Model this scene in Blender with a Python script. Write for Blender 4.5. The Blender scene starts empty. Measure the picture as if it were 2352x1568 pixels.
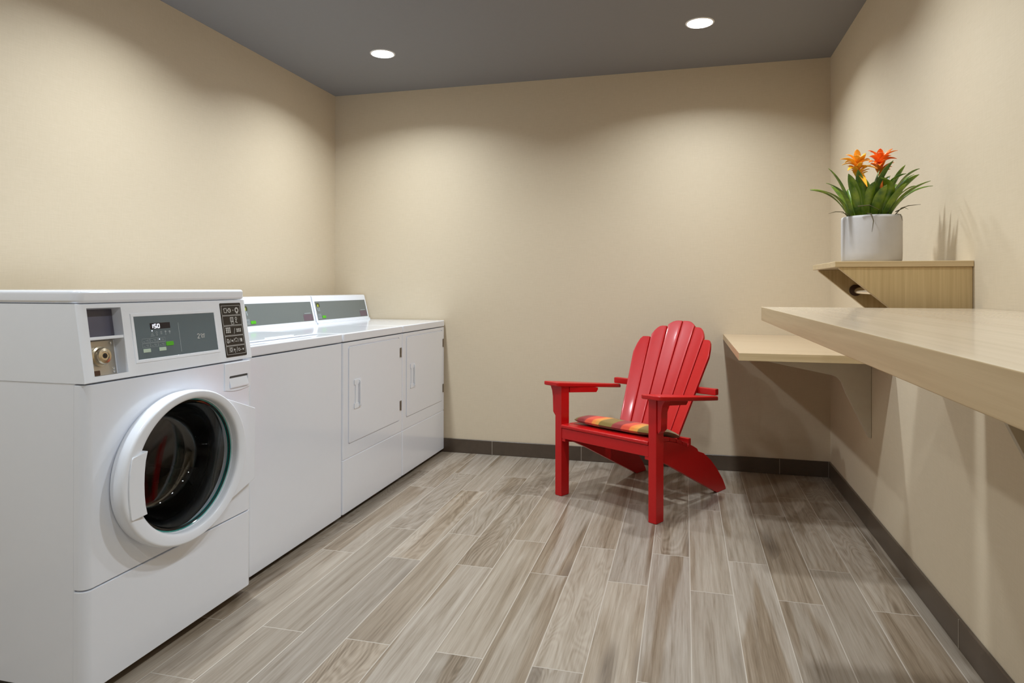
import bpy, bmesh, math, random
from mathutils import Vector, Matrix
random.seed(7)
SC = bpy.context.scene
COL = SC.collection
PI = math.pi

# ------------------------------------------------------------------ helpers
def s2l(c):
    return tuple((v/12.92 if v <= .04045 else ((v+.055)/1.055)**2.4) for v in c)
def rgb(r, g, b): return s2l((r/255, g/255, b/255)) + (1,)

class N:
    """tiny node-tree builder"""
    def __init__(s, name):
        s.m = bpy.data.materials.new(name); s.m.use_nodes = True
        s.t = s.m.node_tree; s.t.nodes.clear()
        s.out = s.t.nodes.new('ShaderNodeOutputMaterial')
        s.b = s.t.nodes.new('ShaderNodeBsdfPrincipled')
        s.t.links.new(s.b.outputs[0], s.out.inputs[0])
    def n(s, typ, **kw):
        x = s.t.nodes.new('ShaderNode'+typ)
        for k, v in kw.items(): setattr(x, k, v)
        return x
    def put(s, sock, v):
        if v is None: return
        if isinstance(v, bpy.types.NodeSocket): s.t.links.new(v, sock)
        else: sock.default_value = v
    def math(s, op, a, b=None, c=None, clamp=False):
        x = s.n('Math', operation=op); x.use_clamp = clamp
        s.put(x.inputs[0], a); s.put(x.inputs[1], b); s.put(x.inputs[2], c)
        return x.outputs[0]
    def comb(s, x, y, z):
        c = s.n('CombineXYZ'); s.put(c.inputs[0], x); s.put(c.inputs[1], y); s.put(c.inputs[2], z)
        return c.outputs[0]
    def obj(s):
        t = s.n('TexCoord'); sp = s.n('SeparateXYZ'); s.t.links.new(t.outputs['Object'], sp.inputs[0])
        return sp.outputs[0], sp.outputs[1], sp.outputs[2], t.outputs['Object']
    def noise(s, vec, scale, detail=2, rough=.5, dist=0):
        x = s.n('TexNoise'); s.put(x.inputs['Vector'], vec); x.inputs['Scale'].default_value = scale
        x.inputs['Detail'].default_value = detail; x.inputs['Roughness'].default_value = rough
        x.inputs['Distortion'].default_value = dist
        return x.outputs[0]
    def mapr(s, v, a, b, c=0, d=1, smooth=False):
        x = s.n('MapRange'); s.put(x.inputs[0], v)
        if smooth: x.interpolation_type = 'SMOOTHSTEP'
        x.inputs[1].default_value = a; x.inputs[2].default_value = b
        x.inputs[3].default_value = c; x.inputs[4].default_value = d
        return x.outputs[0]
    def mix(s, f, a, b, mode='MIX'):
        x = s.n('Mix', data_type='RGBA', blend_type=mode)
        s.put(x.inputs[0], f); s.put(x.inputs[6], a); s.put(x.inputs[7], b)
        return x.outputs[2]
    def ramp(s, v, stops):
        x = s.n('ValToRGB'); s.put(x.inputs[0], v); e = x.color_ramp.elements
        e[0].position, e[0].color = stops[0]; e[1].position, e[1].color = stops[-1]
        for p, c in stops[1:-1]:
            q = e.new(p); q.color = c
        return x.outputs[0]
    def bump(s, h, strength=.2, dist=.001):
        x = s.n('Bump'); s.put(x.inputs['Height'], h); x.inputs['Strength'].default_value = strength
        x.inputs['Distance'].default_value = dist
        s.t.links.new(x.outputs[0], s.b.inputs['Normal'])
    def set(s, **kw):
        for k, v in kw.items(): s.put(s.b.inputs[k.replace('_', ' ')], v)
        return s.m

def plain(name, col, rough=.5, metal=0, coat=0, noise=.04, emis=None, estr=0, spec=.5, trans=0, ior=1.45):
    m = N(name); x, y, z, o = m.obj()
    nz = m.noise(o, 40, 3)
    k = m.mapr(nz, 0, 1, 1-noise, 1+noise)
    c = m.mix(1.0, col, m.comb(k, k, k), 'MULTIPLY')
    m.set(Base_Color=c, Roughness=rough, Metallic=float(metal), IOR=ior)
    m.b.inputs['Coat Weight'].default_value = coat; m.b.inputs['Coat Roughness'].default_value = .08
    m.b.inputs['Specular IOR Level'].default_value = spec
    m.b.inputs['Transmission Weight'].default_value = trans
    if emis:
        m.b.inputs['Emission Color'].default_value = emis; m.b.inputs['Emission Strength'].default_value = estr
    return m.m

SH = {}       # thing/part name -> world position of the thing's origin (meshes are written in world space, then shifted)
def empty(name, loc, label, cat, group=None, rz=0, local=False):
    o = bpy.data.objects.new(name, None); COL.objects.link(o)
    o.location = loc; o.rotation_euler = (0, 0, rz); o.empty_display_size = .05
    o['label'] = label; o['category'] = cat
    if group: o['group'] = group
    SH[o.name] = Vector((0, 0, 0)) if local else Vector(loc)
    return o

def finish(bm, smooth_angle=35, recalc=True):
    if recalc: bmesh.ops.recalc_face_normals(bm, faces=bm.faces)
    ca = math.radians(smooth_angle)
    for f in bm.faces: f.smooth = True
    for e in bm.edges:
        if len(e.link_faces) == 2:
            e.smooth = e.calc_face_angle(0) < ca
        else: e.smooth = False

def link(name, bm, mat, parent=None, smooth=35, label=None, recalc=True, wn=True):
    me = bpy.data.meshes.new(name)
    finish(bm, smooth, recalc)
    if parent is not None:
        sh = SH[parent.name]; bmesh.ops.translate(bm, verts=bm.verts, vec=-sh)
    bm.to_mesh(me); bm.free()
    mats = mat if isinstance(mat, (list, tuple)) else [mat]
    for m in mats: me.materials.append(m)
    o = bpy.data.objects.new(name, me); COL.objects.link(o)
    if parent is not None:
        o.parent = parent; SH[o.name] = SH[parent.name]
    if label: o['label'] = label
    if wn:
        w_ = o.modifiers.new('weighted_normals', 'WEIGHTED_NORMAL'); w_.keep_sharp = True; w_.weight = 100
    return o

def box(bm, x0, x1, y0, y1, z0, z1, bev=0, seg=2, mi=0):
    r = bmesh.ops.create_cube(bm, size=1)
    vs = r['verts']
    for v in vs:
        v.co = Vector((x0+(v.co.x+.5)*(x1-x0), y0+(v.co.y+.5)*(y1-y0), z0+(v.co.z+.5)*(z1-z0)))
    fs = set(f for v in vs for f in v.link_faces)
    for f in fs: f.material_index = mi
    if bev:
        es = set(e for v in vs for e in v.link_edges)
        bmesh.ops.bevel(bm, geom=list(es), offset=bev, segments=seg, affect='EDGES', profile=.5, material=mi)
    return vs

def prism(bm, pts, fn, a, b, mi=0, bev=0, seg=2):
    """extrude the 2-D outline pts; fn(u,v,w) -> world; w from a to b"""
    A = [bm.verts.new(fn(u, v, a)) for u, v in pts]; B = [bm.verts.new(fn(u, v, b)) for u, v in pts]
    n = len(pts); fs = []
    fs.append(bm.faces.new(A)); fs.append(bm.faces.new(B[::-1]))
    for i in range(n):
        fs.append(bm.faces.new((A[i], B[i], B[(i+1) % n], A[(i+1) % n])))
    for f in fs: f.material_index = mi
    if bev:
        es = set()
        for f in fs[:2]: es.update(f.edges)
        bmesh.ops.recalc_face_normals(bm, faces=fs)
        bmesh.ops.bevel(bm, geom=list(es), offset=bev, segments=seg, affect='EDGES', profile=.5, material=mi)
    return A+B

def rrect(u0, v0, u1, v1, r, seg=5, corners=(1, 1, 1, 1)):
    """rounded rectangle outline; corners order: (u0v0, u1v0, u1v1, u0v1)"""
    P = []
    cs = [(u0, v0, 1, 1, PI), (u1, v0, -1, 1, 1.5*PI), (u1, v1, -1, -1, 0), (u0, v1, 1, -1, .5*PI)]
    for k, (cu, cv, su, sv, a0) in enumerate(cs):
        rr = r*corners[k] if corners[k] else 0
        if rr <= 0: P.append((cu, cv)); continue
        for i in range(seg+1):
            a = a0+PI/2*i/seg
            P.append((cu+su*rr+rr*math.cos(a), cv+sv*rr+rr*math.sin(a)))
    return P

def tube(bm, pts, rad, seg=12, mi=0, cap=True):
    pts = [Vector(p) for p in pts]; rings = []
    rads = rad if isinstance(rad, (list, tuple)) else [rad]*len(pts)
    ref = None
    for i, p in enumerate(pts):
        d = (pts[min(i+1, len(pts)-1)]-pts[max(i-1, 0)]).normalized()
        if ref is None:
            ref = d.orthogonal().normalized()
        ref = (ref-d*ref.dot(d)).normalized(); b = d.cross(ref)
        rings.append([bm.verts.new(p+(ref*math.cos(2*PI*k/seg)+b*math.sin(2*PI*k/seg))*rads[i]) for k in range(seg)])
    for i in range(len(rings)-1):
        for k in range(seg):
            f = bm.faces.new((rings[i][k], rings[i][(k+1) % seg], rings[i+1][(k+1) % seg], rings[i+1][k])); f.material_index = mi
    if cap:
        bm.faces.new(rings[0][::-1]).material_index = mi; bm.faces.new(rings[-1]).material_index = mi

def lathe(bm, prof, fn, seg=64, mi=0, a0=0, a1=2*PI, closed=False):
    """prof: list of (r, h); fn(c*r, s*r, h)"""
    full = abs(a1-a0-2*PI) < 1e-6
    n = seg if full else seg+1
    R = []
    for i in range(n):
        a = a0+(a1-a0)*i/seg
        R.append([bm.verts.new(fn(r*math.cos(a), r*math.sin(a), h)) for r, h in prof])
    m = len(prof)
    for i in range(seg):
        A, B = R[i], R[(i+1) % n]
        for j in range(m if closed else m-1):
            k = (j+1) % m
            vs = []
            for v in (A[j], A[k], B[k], B[j]):
                if v not in vs: vs.append(v)
            f = bm.faces.new(vs); f.material_index = mi
    if not full and closed:
        bm.faces.new(R[0][::-1]); bm.faces.new(R[-1])
    bmesh.ops.remove_doubles(bm, verts=bm.verts, dist=1e-6)

def bake_bool(o, cutters):
    """cut the meshes of the temporary cutter bmeshes out of o and bake the result"""
    tmp = []
    for cb in cutters:
        bmesh.ops.recalc_face_normals(cb, faces=cb.faces)
        me = bpy.data.meshes.new('tmp'); cb.to_mesh(me); cb.free()
        c = bpy.data.objects.new('tmp', me); COL.objects.link(c); tmp.append(c)
        if o.parent is not None: c.location = -SH[o.parent.name]
        md = o.modifiers.new('b', 'BOOLEAN'); md.operation = 'DIFFERENCE'; md.solver = 'EXACT'; md.object = c
    # evaluate in o's own space
    par = o.parent; o.parent = None; mw = o.matrix_world.copy()
    bpy.context.view_layer.update()
    dg = bpy.context.evaluated_depsgraph_get()
    me = bpy.data.meshes.new_from_object(o.evaluated_get(dg))
    o.modifiers.clear(); old = o.data; wmod = True; o.data = me; bpy.data.meshes.remove(old)
    o.parent = par
    for c in tmp:
        m = c.data; bpy.data.objects.remove(c); bpy.data.meshes.remove(m)
    bm = bmesh.new(); bm.from_mesh(me); finish(bm, 30, False); bm.to_mesh(me); bm.free()
    w_ = o.modifiers.new('weighted_normals', 'WEIGHTED_NORMAL'); w_.keep_sharp = True; w_.weight = 100

def struct(o): o['kind'] = 'structure'; return o

def copy_tree(o, parent=None):
    c = o.copy(); COL.objects.link(c)
    if parent is not None: c.parent = parent
    for ch in [x for x in bpy.data.objects if x.parent == o]: copy_tree(ch, c)
    return c

class Frame:
    """a flat plate in the scene: U to the right, V up, W out of the surface"""
    def __init__(s, o, U, V):
        s.o = Vector(o); s.U = Vector(U).normalized(); s.V = Vector(V).normalized(); s.W = s.U.cross(s.V).normalized()
    def __call__(s, u, v, w): return s.o+s.U*u+s.V*v+s.W*w
    def rect(s, bm, u0, v0, u1, v1, w0, w1, r=0, mi=0, bev=0, seg=4):
        P = rrect(u0, v0, u1, v1, r, seg) if r else [(u0, v0), (u1, v0), (u1, v1), (u0, v1)]
        return prism(bm, P, s, w0, w1, mi, bev)
    def bar(s, bm, p, q, t, w0, w1, mi=0):
        p = Vector(p); q = Vector(q); d = (q-p).normalized(); n = Vector((-d.y, d.x))*t/2
        prism(bm, [p-n, q-n, q+n, p+n], lambda u, v, w: s(u, v, w), w0, w1, mi)
    def ring(s, bm, c, r, t, w0, w1, seg=20, sx=1, a0=0, a1=2*PI):
        lathe(bm, [(r-t/2, w0), (r-t/2, w1), (r+t/2, w1), (r+t/2, w0)], lambda a, b, h: s(c[0]+a*sx, c[1]+b, h), seg=seg, closed=True, a0=a0, a1=a1)
    def disc(s, bm, c, r, w0, w1, seg=16):
        prism(bm, [(c[0]+r*math.cos(2*PI*i/seg), c[1]+r*math.sin(2*PI*i/seg)) for i in range(seg)], s, w0, w1)
    def box_outline(s, bm, u0, v0, u1, v1, t, w0, w1):
        s.bar(bm, (u0, v0), (u1, v0), t, w0, w1); s.bar(bm, (u1, v0), (u1, v1), t, w0, w1)
        s.bar(bm, (u1, v1), (u0, v1), t, w0, w1); s.bar(bm, (u0, v1), (u0, v0), t, w0, w1)

# ------------------------------------------------------------------ materials
def make_wall():
    m = N('wallpaper'); x, y, z, o = m.obj()
    h = m.math('ADD', x, y)
    vec = m.comb(m.math('MULTIPLY', h, .35), m.math('MULTIPLY', h, .0), m.math('MULTIPLY', z, 9.0))
    a = m.noise(vec, 42, 4, .6)
    vec2 = m.comb(m.math('MULTIPLY', h, 4.0), 0.0, m.math('MULTIPLY', z, .6))
    b = m.noise(vec2, 40, 3, .6)
    t = m.math('ADD', m.math('MULTIPLY', a, .65), m.math('MULTIPLY', b, .35))
    c = m.ramp(t, [(.3, (.60, .508, .366, 1)), (.7, (.66, .565, .422, 1))])
    m.set(Base_Color=c, Roughness=.62); m.b.inputs['Specular IOR Level'].default_value = .3
    m.bump(t, .25, .0006)
    return m.m

def make_floor():
    m = N('wood_look_tile'); x, y, z, o = m.obj()
    u = m.math('DIVIDE', m.math('SUBTRACT', x, .019), .1465)
    col = m.math('FLOOR', u); fu = m.math('FRACT', u)
    odd = m.math('MULTIPLY', m.math('FRACT', m.math('MULTIPLY', col, .5)), 2.0)
    v = m.math('DIVIDE', m.math('SUBTRACT', y, m.math('MULTIPLY_ADD', odd, .302, 2.455)), .907)
    row = m.math('FLOOR', v); fv = m.math('FRACT', v)
    du = m.math('MULTIPLY', m.math('MINIMUM', fu, m.math('SUBTRACT', 1.0, fu)), .1465)
    dv = m.math('MULTIPLY', m.math('MINIMUM', fv, m.math('SUBTRACT', 1.0, fv)), .907)
    d = m.math('MINIMUM', du, dv)
    g = m.mapr(d, .0011, .0023, 1, 0)
    wn = m.n('TexWhiteNoise', noise_dimensions='3D'); m.put(wn.inputs[0], m.comb(col, row, 3.7))
    rv = wn.outputs[0]; sp = m.n('SeparateXYZ'); m.t.links.new(wn.outputs[1], sp.inputs[0])
    r1, r2, r3 = sp.outputs[0], sp.outputs[1], sp.outputs[2]
    ox = m.math('MULTIPLY_ADD', r1, 31.0, x); oy = m.math('MULTIPLY_ADD', r2, 17.0, y)
    oz = m.math('MULTIPLY', r3, 9.0)
    big = m.noise(m.comb(m.math('MULTIPLY', ox, 9.5), m.math('MULTIPLY', oy, .6), oz), 1.0, 2.2, .5, .45)
    mid = m.noise(m.comb(m.math('MULTIPLY', ox, 46.0), m.math('MULTIPLY', oy, 1.7), oz), 1.0, 4, .66, .5)
    fine = m.noise(m.comb(m.math('MULTIPLY', ox, 260.0), m.math('MULTIPLY', oy, 6.0), oz), 1.0, 3, .65, .2)
    # cathedral growth rings in some planks
    rg = m.noise(m.comb(m.math('MULTIPLY', ox, 8.0), m.math('MULTIPLY', oy, 1.5), m.math('ADD', oz, 3.0)), 1.0, 2.0, .4, .5)
    ring = m.math('SINE', m.math('MULTIPLY', rg, 120.0))
    ringm = m.mapr(r2, .55, .8, .0, .13)
    g1 = m.math('ADD', m.math('MULTIPLY', m.mapr(mid, .3, .7, 0, 1), .62), m.math('MULTIPLY', m.mapr(fine, .25, .75, 0, 1), .38))
    g1 = m.math('MULTIPLY_ADD', ring, ringm, g1)
    pale = m.ramp(g1, [(.08, (.190, .146, .100, 1)), (.42, (.290, .240, .184, 1)), (.80, (.375, .322, .260, 1))])
    brown = m.ramp(g1, [(.08, (.105, .070, .040, 1)), (.45, (.195, .142, .090, 1)), (.85, (.290, .228, .162, 1))])
    thr = m.math('MULTIPLY_ADD', r1, -.10, .60)
    band = m.math('MULTIPLY', m.mapr(m.math('SUBTRACT', big, thr), -.035, .035, 0, 1, True), m.mapr(r3, 0, 1, .45, 1))
    c = m.mix(band, pale, brown)
    kk = m.mapr(r1, 0, 1, .86, 1.08); c = m.mix(1.0, c, m.comb(kk, kk, kk), 'MULTIPLY')
    # hue drift per plank (greyer / browner)
    c = m.mix(m.mapr(r3, .4, 1, 0, 1), c, m.mix(1.0, c, (.97, .99, 1.03, 1), 'MULTIPLY'))
    # dark mineral streaks and knots
    vo = m.n('TexVoronoi', feature='F1', distance='EUCLIDEAN'); vo.voronoi_dimensions = '3D'
    wob = m.math('MULTIPLY_ADD', mid, .45, m.math('MULTIPLY', ox, 7.5))
    m.put(vo.inputs['Vector'], m.comb(wob, m.math('MULTIPLY', oy, 1.15), oz)); vo.inputs['Scale'].default_value = 1.0
    spv = m.n('SeparateXYZ'); m.t.links.new(vo.outputs['Color'], spv.inputs[0])
    sel = m.math('GREATER_THAN', spv.outputs[0], .52)
    kn = m.math('MULTIPLY', m.mapr(vo.outputs['Distance'], .05, .27, 1, 0, True), sel)
    kn2 = m.math('MULTIPLY', kn, m.mapr(fine, .3, .65, .35, 1))
    c = m.mix(m.math('MULTIPLY', kn2, .85), c, (.085, .060, .040, 1))
    c = m.mix(m.math('MULTIPLY', g, .9), c, (.46, .41, .35, 1))
    m.set(Base_Color=c, Roughness=m.mapr(mid, 0, 1, .33, .46))
    m.bump(m.math('ADD', m.math('MULTIPLY', g, -1.0), m.math('MULTIPLY', fine, .12)), .35, .0012)
    return m.m

def make_wood(name, along, pale=(.62, .475, .275, 1), dark=(.51, .37, .195, 1), rough=.35, coat=0.0, kx=1.0):
    m = N(name); x, y, z, o = m.obj()
    S = {'X': (2.5, 110, 110), 'Y': (110, 2.5, 110), 'Z': (110, 110, 2.5)}[along]
    v = m.comb(m.math('MULTIPLY', x, S[0]*kx), m.math('MULTIPLY', y, S[1]*kx), m.math('MULTIPLY', z, S[2]*kx))
    a = m.noise(v, 1.0, 4, .6, .3)
    S2 = tuple(q*.22 for q in S)
    v2 = m.comb(m.math('MULTIPLY', x, S2[0]), m.math('MULTIPLY', y, S2[1]), m.math('MULTIPLY', z, S2[2]))
    b = m.noise(v2, 1.0, 2, .5)
    t = m.math('ADD', m.math('MULTIPLY', a, .7), m.math('MULTIPLY', b, .3))
    m.set(Base_Color=m.ramp(t, [(.34, dark), (.62, pale)]), Roughness=rough)
    m.b.inputs['Coat Weight'].default_value = coat
    m.bump(a, .06, .0004)
    return m.m

def make_cushion():
    m = N('striped_cushion_fabric'); x, y, z, o = m.obj()
    w = m.noise(m.comb(m.math('MULTIPLY', x, 600.0), m.math('MULTIPLY', y, 80.0), z), 1.0, 2)
    t = m.math('ADD', m.math('DIVIDE', m.math('ADD', x, .507), .227), m.math('MULTIPLY', m.math('SUBTRACT', w, .5), .02))
    f = m.math('FRACT', t)
    ol = (.20, .125, .012, 1); dr = (.26, .008, .006, 1); ro = (.62, .05, .01, 1); og = (.75, .21, .02, 1); ye = (.62, .27, .03, 1)
    rp = m.n('ValToRGB'); m.put(rp.inputs[0], f); rp.color_ramp.interpolation = 'LINEAR'
    st = [(0, ol), (.32, ol), (.345, dr), (.565, dr), (.59, ro), (.77, ro), (.80, og), (.88, og), (.90, ye), (.975, ye), (.995, ol)]
    e = rp.color_ramp.elements
    e[0].position, e[0].color = st[0]; e[1].position, e[1].color = st[-1]
    for p, c in st[1:-1]:
        q = e.new(p); q.color = c
    fy = m.math('FRACT', m.math('MULTIPLY', y, 6.5))
    k = m.mapr(fy, .35, .5, .82, 1.12)
    c = m.mix(1.0, rp.outputs[0], m.comb(k, k, k), 'MULTIPLY')
    m.set(Base_Color=c, Roughness=.9)
    m.b.inputs['Sheen Weight'].default_value = .3
    m.bump(w, .4, .0008)
    return m.m

def make_leaf(name, a, b, vein=60):
    m = N(name); x, y, z, o = m.obj()
    nz = m.noise(o, 28, 3, .6)
    m.set(Base_Color=m.ramp(nz, [(.32, a), (.68, b)]), Roughness=.38)
    m.b.inputs['Subsurface Weight'].default_value = .0
    m.bump(m.noise(o, 90, 2), .15, .0006)
    return m.m

M = {}
M['wall'] = make_wall()
M['floor'] = make_floor()
M['ceiling'] = plain('grey_ceiling_paint', (.235, .232, .236, 1), .85, spec=.2, noise=.02)
M['base'] = plain('dark_brown_baseboard_tile', (.078, .057, .040, 1), .32, noise=.12)
M['grout'] = plain('pale_grout', (.30, .26, .21, 1), .8)
M['white'] = plain('white_enamel', (.85, .89, .965, 1), .17, coat=.55, noise=.01)
M['whitep'] = plain('white_plastic', (.86, .90, .965, 1), .30, coat=.15, noise=.01)
M['shadow'] = plain('dark_underframe_and_slot_shade', (.08, .08, .08, 1), .7)  # underframe grey, also painted shade inside the drawer pull
M['foot'] = plain('black_rubber_foot', (.02, .02, .02, 1), .6)
M['greypanel'] = plain('slate_grey_overlay', (.115, .155, .178, 1), .24, noise=.02)
M['greypanel2'] = plain('grey_green_overlay', (.155, .175, .170, 1), .22, noise=.02)
M['black'] = plain('black_instruction_plate', (.018, .014, .012, 1), .35)
M['print'] = plain('white_print', (.62, .62, .60, 1), .5)
M['printdim'] = plain('faded_white_print', (.34, .39, .41, 1), .5)
M['screen'] = plain('dark_display_window', (.012, .010, .018, 1), .12)
M['led'] = plain('lit_digits', (.8, .85, 1, 1), .5, emis=(.8, .85, 1, 1), estr=1.6)
M['greenb'] = plain('green_start_button', (.09, .46, .015, 1), .4)
M['paleb'] = plain('pale_green_button', (.50, .62, .50, 1), .4)
M['purple'] = plain('mauve_label', (.145, .10, .125, 1), .35)
M['lime'] = plain('lime_mark', (.42, .50, .05, 1), .4)
M['olive'] = plain('dark_olive_mark', (.05, .055, .015, 1), .4)
M['steel'] = plain('satin_steel', (.55, .54, .52, 1), .30, metal=1)
M['zinc'] = plain('zinc_plate', (.50, .47, .42, 1), .38, metal=1, noise=.1)
M['chrome'] = plain('bright_chrome', (.80, .80, .80, 1), .12, metal=1)
M['bronze'] = plain('brown_metal_flange', (.10, .06, .045, 1), .35, metal=.8)
M['brass'] = plain('brushed_brass_lock', (.62, .54, .40, 1), .26, metal=1)
M['coinbox'] = plain('grey_violet_coin_slide', (.105, .10, .135, 1), .35)
M['teal'] = plain('teal_glass_rim', (.0, .30, .25, 1), .10, coat=.6, spec=.8)
M['glass'] = plain('smoked_door_glass', (.92, .95, .97, 1), .015, trans=1, ior=1.5, noise=0)
M['gasket_gap_shade'] = plain('gasket_and_gap_shade', (.012, .012, .014, 1), .32, coat=.4)  # washer gasket rubber, also painted shade behind the dryer door gaps
M['drum'] = plain('dark_drum_steel', (.10, .10, .105, 1), .28, metal=1)
M['red'] = plain('red_painted_wood', (.50, .0035, .0045, 1), .36, coat=.08, noise=.06)
M['redd'] = plain('red_screw', (.22, .004, .004, 1), .4)
M['pot'] = plain('pale_concrete', (.50, .48, .47, 1), .75, noise=.05)
M['soil'] = plain('dark_moss', (.035, .04, .018, 1), .95, noise=.5)
M['leaf'] = make_leaf('green_leaf', (.035, .105, .014, 1), (.22, .32, .018, 1))
M['orange'] = make_leaf('orange_bract', (.90, .34, .006, 1), (1.0, .52, .05, 1))
M['vermil'] = make_leaf('red_orange_bract', (.92, .13, .010, 1), (1.0, .30, .03, 1))
M['root'] = plain('dry_root', (.10, .085, .04, 1), .8)
M['woodX'] = make_wood('pale_ash_laminate_crosswise', 'X')
M['woodY'] = make_wood('pale_ash_laminate_lengthwise', 'Y')
M['woodZ'] = make_wood('pale_ash_laminate_upright', 'Z', pale=(.62, .47, .245, 1), dark=(.50, .36, .175, 1))
M['topwood'] = make_wood('pale_ash_worktop', 'Y', pale=(.60, .50, .37, 1), dark=(.54, .44, .315, 1), rough=.22, coat=.2, kx=.6)
M['desktop'] = make_wood('pale_ash_desk_top', 'X', pale=(.60, .46, .30, 1), dark=(.54, .40, .25, 1), rough=.25, coat=.2, kx=.6)
M['bracket'] = plain('beige_painted_bracket', (.56, .50, .40, 1), .4)
M['trim'] = plain('white_light_trim', (.8, .8, .8, 1), .4)
M['lens'] = plain('glowing_lamp_lens', (1, 1, 1, 1), .5, emis=(1, .97, .93, 1), estr=22)
M['cushion'] = make_cushion()

# ------------------------------------------------------------------ room
XL, XR, YB, YF, HC = -2.334, .803, 4.128, -1.6, 2.394
def wallobj(name, *b):
    bm = bmesh.new(); box(bm, *b); return struct(link(name, bm, M['wall']))
wallobj('wall_left', XL-.1, XL, YF-.1, YB+.1, -.1, HC+.1)
wallobj('wall_right', XR, XR+.1, YF-.1, YB+.1, -.1, HC+.1)
wallobj('wall_back', XL, XR, YB, YB+.1, -.1, HC+.1)
wallobj('wall_front', XL, XR, YF-.1, YF, -.1, HC+.1)
bm = bmesh.new(); box(bm, XL, XR, YF, YB, -.1, 0); struct(link('floor', bm, M['floor']))
bm = bmesh.new(); box(bm, XL, XR, YF, YB, HC, HC+.1)
ceiling = struct(link('ceiling', bm, M['ceiling']))
bm = bmesh.new()
box(bm, XL+.001, XR-.012, YB-.011, YB-.0005, .0005, .089, .0015, 1)
for x in (-1.780, -1.202, -.624, -.046, .531): box(bm, x-.0018, x+.0018, YB-.0116, YB-.004, .001, .0888, mi=1)
struct(link('baseboard_back', bm, [M['base'], M['grout']]))
bm = bmesh.new()
box(bm, XR-.011, XR-.0005, YF+.001, YB-.0005, .0005, .089, .0015, 1)
for y in (-.149, 1.056, 2.261): box(bm, XR-.0116, XR-.004, y-.0018, y+.0018, .001, .0888, mi=1)
box(bm, XR-.0125, XR-.0105, YB-.0135, YB-.0105, .001, .0885, mi=1)
struct(link('baseboard_right', bm, [M['base'], M['grout']]))

# ------------------------------------------------------------------ recessed lights
lights = [(-1.65, 3.44, 'left round recessed light, glowing white in the grey ceiling above the dryers'),
          (.07, 3.43, 'right round recessed light, glowing white in the grey ceiling above the red chair'),
          (-1.65, 2.19, None), (.07, 2.19, None), (-1.65, .94, None), (.07, .94, None), (-1.65, -.31, None), (.07, -.31, None)]  # last row is unseen, added as fill from the front
cuts = []
for x, y, _ in lights:
    cb = bmesh.new(); prism(cb, [(x+.064*math.cos(2*PI*i/40), y+.064*math.sin(2*PI*i/40)) for i in range(40)], lambda u, v, w: Vector((u, v, w)), HC-.02, HC+.035)
    cuts.append(cb)
bake_bool(ceiling, cuts)
LAMP = 12.9
for i, (x, y, lab) in enumerate(lights):
    fx = empty('recessed_light', (x, y, HC), lab or 'round recessed ceiling light outside the picture', 'ceiling light', 'recessed lights in the ceiling')
    f = lambda a, b, h: Vector((x+a, y+b, HC+h))
    bm = bmesh.new()
    lathe(bm, [(.061, .020), (.060, -.001), (.062, -.0035), (.069, -.0025), (.0705, 0.0), (.066, .0005), (.0635, .020)], f, seg=48, closed=True)
    link('trim_ring', bm, M['trim'], fx)
    bm = bmesh.new()
    prism(bm, [(.0595*math.cos(2*PI*k/40), .0595*math.sin(2*PI*k/40)) for k in range(40)], f, .004, .010)
    link('lens', bm, M['lens'], fx, label='glowing white lens')
    ld = bpy.data.lights.new('lamp', 'AREA'); ld.shape = 'DISK'; ld.size = .11; ld.energy = LAMP*(1, 1, .6, .6)[i//2]; ld.spread = math.radians(142)
    ld.color = (.91, .985, 1.045)
    lo = bpy.data.objects.new('lamp', ld); COL.objects.link(lo); lo.parent = fx; lo.location = (0, 0, .002)

# ------------------------------------------------------------------ front-load washer
XW = -1.482; WY0, WY1 = 1.370, 2.047; WB = -2.205
washer = empty('front_load_washer', (-1.84, 1.7085, 0), 'coin operated front-loading washer with a round glass door, nearest machine on the left', 'washing machine')
up3 = lambda u, v, w: Vector((u, v, w))      # outline in X,Y extruded in Z
DC = (1.704, .5425)                            # door centre (Y, Z)
def front_outline(xb, xf, y0, y1, r):
    return rrect(xb, y0, xf, y1, r, 8, (0, 1, 1, 0))
# body
bm = bmesh.new(); box(bm, WB, XW-.036, WY0+.001, WY1-.001, .030, .829, .002, 1)
frS = Frame((-1.516, WY0+.001, 0), (1, 0, 0), (0, 0, 1))      # left side, U = +X, W = -Y
frS.rect(bm, -.62, .055, -.145, .792, -.001, .0018, .02, bev=.0012)
body = link('cabinet', bm, M['white'], washer)
def cyl_cut(r, xa, xb, cy=DC[0], cz=DC[1], seg=72):
    cb = bmesh.new(); prism(cb, [(cy+r*1.1115*math.cos(2*PI*i/seg), cz+r*1.034*math.sin(2*PI*i/seg)) for i in range(seg)], lambda u, v, w: Vector((w, u, v)), xa, xb)
    return cb
bake_bool(body, [cyl_cut(.199, XW-.42, XW+.1)])
bm = bmesh.new(); prism(bm, front_outline(XW-.036, XW, WY0, WY1, .024), up3, .2985, .8245, bev=.002)
fp = link('front_panel', bm, M['white'], washer)
bake_bool(fp, [cyl_cut(.197, XW-.2, XW+.1)])
bm = bmesh.new(); prism(bm, front_outline(XW-.036, XW, WY0, WY1, .024), up3, .032, .2945, bev=.003)
link('lower_panel', bm, M['white'], washer)
bm = bmesh.new(); box(bm, WB+.03, XW-.045, WY0+.02, WY1-.02, .012, .032); link('base_frame', bm, M['shadow'], washer)
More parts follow.
